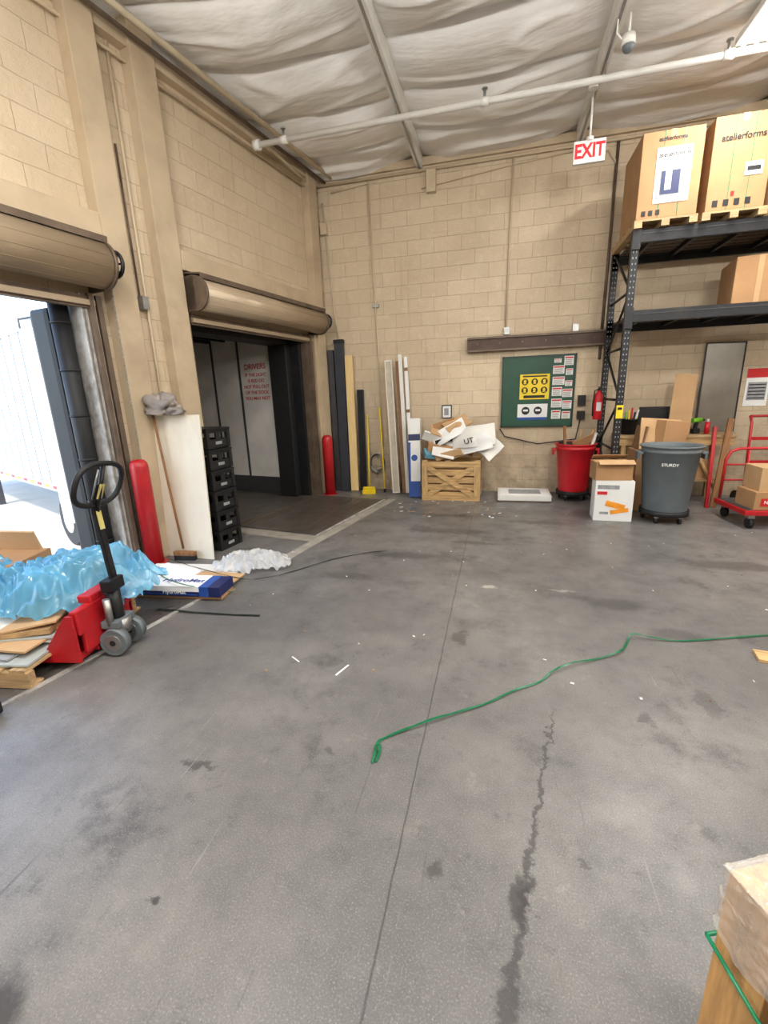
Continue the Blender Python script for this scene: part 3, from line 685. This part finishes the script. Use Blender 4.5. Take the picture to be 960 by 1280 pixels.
strap('strapping_band',[(-.505,1.56,.004),(-.50,1.60,.03),(-.51,1.655,.012),(-.50,1.70,.006),(-.42,1.77,.01),(-.28,1.87,.02),(-.13,1.98,.012),(.0,2.08,.006),(.12,2.19,.012),(.27,2.31,.006),(.35,2.41,.02),(.47,2.50,.03),(.62,2.60,.01),(.77,2.70,.02),(.83,2.80,.01),(.89,2.91,.03),(1.0,2.91,.02),(1.17,2.92,.006),(1.45,3.0,.01),(1.74,3.10,.006),(2.2,3.25,.004)],.012,GREENS)
strap('strapping_band',[(-.49,1.57,.002),(-.485,1.62,.016),(-.495,1.66,.02)],.014,GREENS)
DKS=M('dark_strap',(40,52,46),.4,0,.1,10,bmp=0)
strap('strapping_band',[(-2.6,2.66,.016),(-2.3,2.68,.008),(-2.0,2.70,.004),(-1.72,2.73,.004)],.022,DKS)
strap('strapping_band',[(-3.2,3.55,.07),(-2.9,3.45,.06),(-2.5,3.32,.06),(-2.2,3.30,.03),(-2.04,3.37,.02),(-1.85,3.6,.005),(-1.6,3.95,.005),(-1.3,4.2,.004),(-1.1,4.3,.004)],.008,DKS)
strap('strapping_band',[(-3.35,3.45,.07),(-3.0,3.2,.09),(-2.75,2.95,.16),(-2.45,2.85,.15),(-2.15,3.05,.02)],.010,GREENS)
o=MB('floor_debris')
for i in range(110):
    x=random.uniform(-2.2,3.2); y=random.uniform(2.0,6.6); o.box((x,y,.003),(random.uniform(.006,.022),random.uniform(.004,.012),.003),random.choice([PAPER,CARD,BRWOOD,WHITE]),rot=(0,0,random.uniform(0,3)))
for i in range(44):
    x=random.uniform(-1.5,.1); y=random.uniform(5.7,6.62); o.box((x,y,.004),(random.uniform(.02,.06),random.uniform(.01,.025),.004),random.choice([PAPER,CARD2,PALW]),rot=(0,0,random.uniform(0,3)))
o.box((-.87,2.20,.003),(.010,.12,.003),PAPER,rot=(0,0,-.35)); o.box((-1.2,2.25,.003),(.008,.08,.003),PAPER,rot=(0,0,1.0)); o.done()
o=MB('wood_offcut',T(1.66,2.80,0,0,0,-10)); o.bb(-.12,.3,-.06,.06,0,.02,PINE,bev=.003); o.done()
o=MB('dark_rubber_mat',T(-2.66,1.40,0.013,0,0,10)); o.bb(-.5,.12,-.05,.05,0,.07,BLACK,bev=.01); o.done()

# ------------------------------------------------------------ back-left corner items
def plank(name,base,top,w,th,mat,rz=0,extra=None):
    b_=Vector(base);t_=Vector(top);d=t_-b_
    z=d.normalized(); x=Vector((math.cos(rz),math.sin(rz),0)); x=(x-z*x.dot(z)).normalized(); y=z.cross(x)
    mx=Matrix(((x.x,y.x,z.x,b_.x),(x.y,y.y,z.y,b_.y),(x.z,y.z,z.z,b_.z),(0,0,0,1)))
    o=MB(name,mx); o.bb(-w/2,w/2,-th/2,th/2,0,d.length,mat,bev=.004)
    if extra: extra(o,d.length)
    return o.done()
plank('foam_pad',(-2.70,7.28,.01),(-2.74,7.34,2.35),.10,.06,DKGREY)
plank('foam_pad',(-2.55,7.22,.01),(-2.58,7.33,2.50),.15,.08,M('charcoal_pad',(46,50,58),.6),extra=lambda o,l:o.bb(-.08,.08,-.05,.05,l-.06,l,BLACK))
plank('timber_board',(-2.385,7.20,.01),(-2.425,7.33,2.25),.13,.04,M('pale_yellow_timber',(228,198,140),.6,0,.08,6,stretch=(8,8,.6)))
plank('dark_panel',(-2.24,7.25,.01),(-2.26,7.36,1.70),.11,.05,BLKST)
plank('black_post',(-2.85,7.1,.01),(-2.83,7.2,2.3),.06,.06,BLACK,rz=.6)
o=MB('push_broom'); o.cyl((-2.08,7.05,.1),(-2.16,7.38,1.30),.012,YEL,seg=10); o.box((-2.08,7.02,.09),(.20,.05,.05),YEL,rot=(.2,0,.1),bev=.008); o.box((-2.08,7.02,.035),(.22,.06,.07),YEL,rot=(.1,0,.1)); o.done()
o=MB('broom_handle'); o.cyl((-1.84,7.15,.0),(-1.93,7.33,1.40),.011,YEL,seg=10); o.cyl((-1.84,7.15,0),(-1.84,7.16,.06),.02,BLACK,seg=10); o.done()
o=MB('cable_coil')
for k in range(6): o.tube([(-2.0+.12*math.cos(t*math.pi/12),YB-.06-.012*k,.48+(.13+.006*k)*math.sin(t*math.pi/12)) for t in range(24)],.007,STEEL if k%2 else BLACK,closed=True,seg=6)
o.cyl((-2.0,YB-.12,.60),(-2.0,YB-.002,.60),.01,STEEL,seg=8); o.done()
plank('moulding_strip',(-1.62,7.08,.01),(-1.76,7.34,2.14),.12,.03,WHITE,extra=lambda o,l:(o.bb(-.06,-.045,-.03,-.014,0,l,PLY),o.bb(.045,.06,-.03,-.014,0,l,PLY),o.bb(-.045,.045,-.017,-.0145,.02,l-.02,M('moulding_recess',(186,176,160),.6))))
plank('moulding_strip',(-1.49,7.10,.01),(-1.62,7.36,2.12),.05,.03,CARDIN)
plank('moulding_strip',(-1.43,7.10,.01),(-1.57,7.36,2.22),.06,.04,WHITE)
plank('moulding_strip',(-1.355,7.12,.01),(-1.48,7.37,2.18),.055,.03,PAPER,extra=lambda o,l:[o.bb(-.029,.029,-.018,-.014,l*q,l*q+.05,CARDIN) for q in (.3,.6,.9)])
def bx(o,l):
    o.bb(-.095,.095,-.052,-.048,.0,.25,BLUE); o.bb(-.095,.095,-.052,-.048,l*.72,l*.8,NAVY); o.cyl((0,-.054,l*.5),(0,-.05,l*.5),.05,BLUE); o.bb(-.095,-.06,-.053,-.048,.25,l*.7,BLUE)
plank('tall_blue_carton',(-1.26,6.86,.0),(-1.30,7.1,1.22),.19,.10,PAPER,extra=bx)
o=MB('wooden_crate'); x0,x1,y0,y1,h=-1.12,-.24,6.68,7.28,.60
for k in range(5):
    z=.04+k*.115; 
    o.bb(x0,x1,y0,y0+.018,z,z+.09,PINE); o.bb(x0,x1,y1-.018,y1,z,z+.09,PINE); o.bb(x0,x0+.018,y0,y1,z,z+.09,PALW); o.bb(x1-.018,x1,y0,y1,z,z+.09,PALW)
for x in (x0,x1-.09): o.bb(x,x+.09,y0-.02,y0,.0,h+.02,PINEV); o.bb(x,x+.09,y1,y1+.02,0,h+.02,PINEV)
o.bb(x0,x1,y0-.022,y0-.002,h-.08,h,PINE); o.bb(x0,x1,y0-.022,y0-.002,.0,.08,PINE)
dd=math.atan2(.44,.70)
for sg in (1,-1): o.box(((x0+x1)/2,y0-.026-.006*sg,.30),(.80,.016,.075),PINE,rot=(0,sg*dd,0))
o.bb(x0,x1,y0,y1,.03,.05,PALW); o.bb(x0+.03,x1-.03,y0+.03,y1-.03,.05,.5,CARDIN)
o.done()
o=MB('scrap_cardboard_heap')
o.box((-.90,6.97,.72),(.40,.34,.28),CARD,rot=(.15,.15,.3),bev=.004); o.box((-.60,6.9,.74),(.5,.3,.02),CARD2,rot=(.5,-.4,.2)); o.box((-.55,7.08,.88),(.5,.02,.36),CARD,rot=(.1,.4,-.1))
o.box((-.80,6.78,.76),(.34,.30,.016),WHITE,rot=(.7,.25,.2)); o.box((-.98,6.78,.70),(.24,.2,.06),M('cyan_print',(96,150,170),.6),rot=(.4,.2,.4)); o.box((-.72,6.72,.70),(.40,.02,.10),CARD2,rot=(.3,-.25,.1))
def curl(cx,cy,cz,wx,wz,tilt,seed):
    def fn(u,v):
        x=(u-.5)*wx; z=(v-.5)*wz
        y=.08*math.sin(u*4+seed)+.03*math.sin(v*5+seed)
        X=x*math.cos(tilt)-z*math.sin(tilt)*.9; Z=x*math.sin(tilt)+z*math.cos(tilt)*.75
        return (cx+X,cy+y+z*.45,cz+Z+.015*noise.noise((u*3,v*3,seed)))
    return fn
o.field(curl(-.45,6.78,.84,.72,.34,.28,1.0),24,14,PAPER); o.field(curl(-.36,6.86,.96,.64,.40,.10,2.4),24,14,WHITE); o.field(curl(-.72,6.9,1.02,.5,.26,.5,3.6),20,12,PAPER)
o.field(curl(-.14,6.80,.82,.34,.36,-.7,.4),20,14,WHITE)
o.box((-.95,6.85,.93),(.36,.02,.16),PAPER,rot=(.6,.35,.2)); o.box((-.80,6.80,.90),(.26,.015,.07),INK,rot=(.5,-.25,.1)); o.box((-.88,6.95,1.02),(.3,.3,.015),CARD2,rot=(.4,.35,.3))
o.cyl((-.98,6.9,.9),(-.62,6.95,1.14),.03,CARD2); o.cyl((-.75,7.05,.9),(-.45,7.12,1.22),.018,WHITE); o.box((-.62,7.0,1.14),(.40,.24,.012),CARD2,rot=(.6,-.35,.5)); o.box((-.80,7.05,1.05),(.34,.02,.28),CARD,rot=(.2,-.3,.3))
o.text('UT',T(-.42,6.715,.90,72,-14,6),.11,INK); o.done()
o=MB('framed_panel'); o.bb(.02,.78,6.66,7.22,.02,.10,WHITE,bev=.006).bb(.06,.74,6.70,7.18,.10,.104,PAPER).bb(.18,.64,6.78,7.08,.104,.107,GREYP); o.box((.4,6.94,.01),(.7,.5,.02),CARD); o.done()

# ------------------------------------------------------------ bins
def bin_(name,c,rb,rt,h,z0,mat):
    o=MB(name); 
    o.lathe([(rb,0),(rb*1.01,.02),(rt*.95,h-.08),(rt,h-.075),(rt,h-.055),(rt*.97,h-.05),(rt*.985,h-.02),(rt+.015,h-.015),(rt+.018,h),(rt-.005,h+.002),(rt-.02,h-.01),(rt*.93,h-.08),(rb*.97,.03),(0.001,.03)],(c[0],c[1],z0),mat,40)
    for a in (0,math.pi):
        x=c[0]+math.cos(a)*(rt+.02); o.box((x,c[1],z0+h-.09),(.06,.14,.035),mat,bev=.01); o.box((x+math.cos(a)*.015,c[1],z0+h-.13),(.03,.12,.07),mat,bev=.01)
    o.cyl((c[0],c[1],z0-.03),(c[0],c[1],z0+.03),rb+.03,BLACK,seg=28)
    for k in range(5):
        a=k*2*math.pi/5+.3; x=c[0]+math.cos(a)*(rb-.02); y=c[1]+math.sin(a)*(rb-.02)
        o.cyl((x-.014,y,.037),(x+.014,y,.037),.037,BLACK,seg=14); o.box((x,y,.075),(.05,.05,.02),STEEL)
    return o
o=bin_('grey_trash_bin',(1.99,5.92),.235,.315,.80,.12,GREYPL); o.text('STURDY',T(1.90,5.92-.298,.72,84,0,-16),.045,PAPER); o.done()
o=bin_('red_trash_bin',(1.10,6.98),.20,.27,.72,.11,REDPL)
for (a,b_,m_) in (((1.0,6.95,.3),(.93,6.98,1.08),BRWOOD),((1.12,7.0,.3),(1.33,7.0,1.02),PINE),((1.17,6.9,.3),(1.36,6.95,.98),WHITE),((1.07,7.05,.3),(1.19,7.1,1.02),PALW)): o.cyl(a,b_,.022,m_,seg=8)
o.box((1.19,6.92,.86),(.3,.02,.12),CARD,rot=(.4,-.4,.2)); o.box((1.07,7.0,.80),(.36,.34,.02),BLACK,rot=(.1,.1,0)); o.done()

o=MB('printed_appliance_box',T(1.40,5.93,0,0,0,-3))
o.bb(-.215,.215,-.15,.15,0,.50,PAPER,bev=.004)
o.box((.02,-.152,.20),(.22,.003,.07),ORANGE,rot=(0,.25,0)); o.box((.07,-.153,.13),(.20,.003,.05),ORANGE,rot=(0,-.2,0)); o.box((-.1,-.152,.10),(.1,.003,.03),GREYP); o.bb(-.19,.05,-.153,-.15,.40,.45,GREYP); o.bb(-.19,-.08,-.153,-.15,.33,.37,REDINK)
o.done()
o=MB('cardboard_box',T(1.36,5.95,.502,0,0,4)); o.bb(-.20,.22,-.13,.15,0,.22,CARD,bev=.004); o.box((.02,-.16,.225),(.40,.10,.006),CARD2,rot=(.4,0,0)); o.box((.02,.16,.25),(.40,.10,.006),CARD,rot=(-.6,0,0)); o.done()
o=MB('cardboard_box',T(2.03,6.55,0,0,0,6)); o.bb(-.30,.26,-.17,.17,0,.80,CARD,bev=.004); o.box((-.02,-.08,.99),(.50,.02,.40),CARD2,rot=(-.2,.08,.1)); o.box((.10,-.10,.98),(.34,.16,.36),CARD,rot=(.0,.1,.35),bev=.004); o.box((-.22,.0,.95),(.02,.3,.3),CARDIN,rot=(0,.2,0)); o.done()

# workbench and things on it
o=MB('workbench'); o.bb(1.65,3.05,6.86,7.36,.90,.94,PALW,bev=.005)
for x in (1.72,2.97):
    for y in (6.92,7.30): o.bb(x-.03,x+.03,y-.03,y+.03,0,.90,PINEV)
o.bb(1.65,3.05,6.88,6.92,.80,.90,PINE); o.bb(1.7,3.0,6.9,7.32,.3,.33,PALW)
o.cyl((2.97,6.92,.1),(2.55,6.92,.85),.025,PINEV,seg=8)
o.bb(2.35,2.8,6.95,7.25,.33,.62,CARD,bev=.004); o.bb(1.8,2.2,6.95,7.25,.33,.55,DKGREY,bev=.01)
o.done()
o=MB('computer_monitor',T(2.14,7.2,.942,0,0,-5)); o.box((0,0,.24),(.38,.04,.26),BLACK,bev=.008); o.box((0,-.022,.245),(.35,.003,.23),INK); o.box((0,0,.06),(.05,.03,.12),BLACK); o.box((0,0,.008),(.2,.15,.016),BLACK,bev=.004); o.done()
plank('cardboard_panel',(2.38,6.93,.945),(2.46,7.1,1.74),.27,.012,CARD2)
GR=M('lime_tool',(120,190,40),.5)
o=MB('cordless_drill',T(2.63,7.05,.942,0,0,20))
o.box((0,0,.035),(.09,.07,.07),BLACK,bev=.008); o.box((0,0,.11),(.035,.035,.10),BLACK,bev=.008,rot=(0,.15,0)); o.cyl((-.06,0,.18),(.07,0,.18),.032,GR); o.cyl((.07,0,.18),(.12,0,.18),.02,BLACK,.012); o.done()
o=MB('spray_can'); o.cyl((2.75,7.0,.942),(2.75,7.0,1.1),.032,REDPL); o.cyl((2.75,7.0,1.1),(2.75,7.0,1.14),.014,WHITE); o.done()
o=MB('tool_bucket'); o.lathe([(.09,0),(.11,.2),(.115,.2),(.115,.215),(.10,.215),(.09,.02),(.001,.02)],(1.80,7.08,.942),BLACK)
for k in range(5): o.cyl((1.78+.02*k,7.06+.01*k,1.0),(1.74+.04*k,7.05,1.25+.03*(k%3)),.012,(GR,YEL,REDPL,BLACK,WHITE)[k],seg=8)
o.done()
def fr(o,l):
    for a in (-.24,.225): o.bb(a,a+.015,-.014,-.004,0,l,BLKST)
    o.bb(-.24,.24,-.014,-.004,l-.015,l,BLKST)
plank('framed_sheet_panel',(2.96,7.32,.945),(2.98,7.38,2.14),.48,.01,M('dull_sheet_metal',(128,122,112),.3,.5,.12,3),extra=fr)
o=MB('hand_truck')
for x in (3.14,3.40): o.tube([(x,6.66,.12),(x,6.74,1.10),(x,6.80,1.18)],.016,RED)
o.tube([(3.14,6.80,1.18),(3.40,6.80,1.18)],.016,RED)
for z in (.3,.6,.9): o.box((3.27,6.68+z*.07,z),(.26,.02,.04),RED)
o.bb(3.10,3.44,6.42,6.66,.02,.035,RED)
for x in (3.09,3.45): o.cyl((x-.02,6.72,.11),(x+.02,6.72,.11),.11,BLACK,seg=20)
o.done()
plank('timber_offcut',(2.80,6.62,.0),(2.95,6.84,1.15),.07,.03,BRWOOD); plank('red_pole',(2.72,6.6,.0),(2.78,6.84,1.05),.04,.04,RED)
o=MB('fire_extinguisher'); fx,fy,fz=1.36,7.02,1.16
o.lathe([(.055,0),(.06,.01),(.06,.30),(.05,.35),(.025,.38),(.02,.40),(.001,.40)],(fx,fy,fz),REDPL,20); o.cyl((fx,fy,fz+.39),(fx,fy,fz+.43),.015,BLKST); o.box((fx,fy-.03,fz+.44),(.02,.11,.02),BLKST); o.tube([(fx,fy-.02,fz+.42),(fx-.06,fy-.03,fz+.40),(fx-.072,fy-.02,fz+.2),(fx-.065,fy-.02,fz+.05)],.009,BLACK); o.box((fx,fy-.062,fz+.18),(.06,.006,.12),PAPER); o.box((fx+.03,fy+.08,fz+.2),(.1,.02,.05),BLKST); o.done()
o=MB('warning_tag'); o.box((1.45,6.22-.045,1.30),(.075,.008,.16),YEL); o.box((1.45,6.17,1.34),(.05,.003,.03),INK); o.done()

# red platform cart
o=MB('platform_cart',T(3.17,5.96,0,0,0,4))
o.bb(-.50,.6,-.33,.33,.16,.22,RED,bev=.012); o.bb(-.48,.58,-.31,.31,.22,.225,DKGREY)
for x in (-.40,.5):
    for y in (-.25,.25): o.cyl((x-.02,y,.06),(x+.02,y,.06),.06,BLACK,seg=18); o.box((x,y,.14),(.07,.06,.05),STEEL)
o.tube([(-.46,.29,.2),(-.45,.30,.70),(-.40,.31,.80),(-.30,.32,.83),(.4,.32,.83),(.5,.31,.80),(.54,.30,.7),(.55,.29,.2)],.017,RED)
for z in (.45,.64): o.tube([(-.455,.295,z),(.545,.295,z)],.012,RED)
for x in (-.2,.1,.35): o.tube([(x,.295,.2),(x,.315,.82)],.010,RED)
o.done()
o=MB('shipping_box',T(3.10,5.82,.226,0,0,4)); o.bb(-.34,.35,-.18,.18,0,.20,CARD,bev=.004); o.bb(-.28,.0,-.183,-.18,.04,.13,REDINK); o.text('NORVEX',T(-.14,-.185,.085),.055,PAPER); o.bb(.22,.3,-.183,-.18,.04,.15,INK); o.done()
o=MB('shipping_box',T(3.14,5.86,.428,0,0,0)); o.bb(-.32,.35,-.19,.17,0,.26,CARD2,bev=.004); o.bb(-.2,.05,-.193,-.19,.08,.15,PAPER); o.bb(.12,.3,-.193,-.19,.04,.2,CARDIN); o.done()

# ------------------------------------------------------------ foreground crate corner
o=MB('strapped_wooden_crate',T(.505,.865,0,0,0,24))
o.bb(0,.11,-.11,0,0,.60,PINEK,bev=.004)
o.bb(.11,.95,-.045,0,.48,.60,PINEK,bev=.003); o.bb(.11,.95,-.045,0,.0,.12,PINE,bev=.003)
o.bb(0,.09,-.9,-.11,.50,.60,PINEK,bev=.003) ; o.bb(0,.09,-.9,-.11,0,.1,PINEK,bev=.003)
o.bb(.03,.95,-.9,-.05,.02,.46,DKGREY)
WRAP=M('thin_wrap',(240,236,228),.08,0,.05,6,trans=.3,alpha=.42,bmp=.9)
def wrap(u,v):
    z=.606-(.17+.03*math.sin(u*9))*v-.02*noise.noise((u*4,v*5,1)); 
    a=u*.36
    x,y=(-.006,-.14+a) if a<.14 else (a-.146,.006)
    n=abs(noise.noise((u*14,v*7,3)))
    return (x-.012*n if a<.14 else x,y+(.012*n if a>=.14 else 0),z)
o.field(wrap,60,40,WRAP)
o.field(lambda u,v:(-.008+u*.24,-.16+v*.17,.604+.006*abs(noise.noise((u*12,v*9,2)))),24,20,WRAP)
o.tube([(-.012,.010,.40),(-.012,-.112,.36),(-.006,-.35,.30)],.005,GREENS,seg=6); o.tube([(-.012,.010,.40),(.3,.012,.36)],.005,GREENS,seg=6)
o.done()

# ------------------------------------------------------------ light & world
sun=bpy.data.lights.new('sun','SUN'); sun.energy=3.8; sun.angle=.01; sun.color=(1,.96,.88)
so=bpy.data.objects.new('sun',sun); COL.objects.link(so)
so.rotation_euler=Vector((.02,.62,-.80)).to_track_quat('-Z','Y').to_euler()
W=bpy.data.worlds.new('sky'); scene.world=W; W.use_nodes=True; nt=W.node_tree
sk=nt.nodes.new('ShaderNodeTexSky'); sk.sky_type='NISHITA'; sk.sun_disc=False; sk.sun_elevation=math.radians(50); sk.sun_rotation=math.radians(180)
nt.links.new(sk.outputs[0],nt.nodes['Background'].inputs[0]); nt.nodes['Background'].inputs[1].default_value=1.0
pl=bpy.data.lights.new('portal','AREA'); pl.shape='RECTANGLE'; pl.size=2.4; pl.size_y=2.5; pl.cycles.is_portal=True
po=bpy.data.objects.new('portal',pl); COL.objects.link(po)
nrm=Vector((Ly,-Lx,0)); po.matrix_world=Matrix.Translation(LW((d1a+d1b)/2,-.22,1.27))@nrm.to_track_quat('-Z','Y').to_matrix().to_4x4()

# ------------------------------------------------------------ camera
F,pi_,ro,ya=553.7,.2578,-.0351,.2556
fv=Vector((-math.sin(ya)*math.cos(pi_),math.cos(ya)*math.cos(pi_),-math.sin(pi_)))
r=Vector((math.cos(ya),math.sin(ya),0)); u=r.cross(fv)
r,u=r*math.cos(ro)+u*math.sin(ro), -r*math.sin(ro)+u*math.cos(ro)
cam=bpy.data.cameras.new('camera'); co=bpy.data.objects.new('camera',cam); COL.objects.link(co)
cam.sensor_fit='VERTICAL'; cam.sensor_height=36; cam.lens=36*F/1280; cam.clip_start=.05; cam.clip_end=300
b_=-fv
co.matrix_world=Matrix(((r.x,u.x,b_.x,0),(r.y,u.y,b_.y,0),(r.z,u.z,b_.z,1.6),(0,0,0,1)))
scene.camera=co
scene.view_settings.view_transform='Standard'
scene.view_settings.exposure=.05
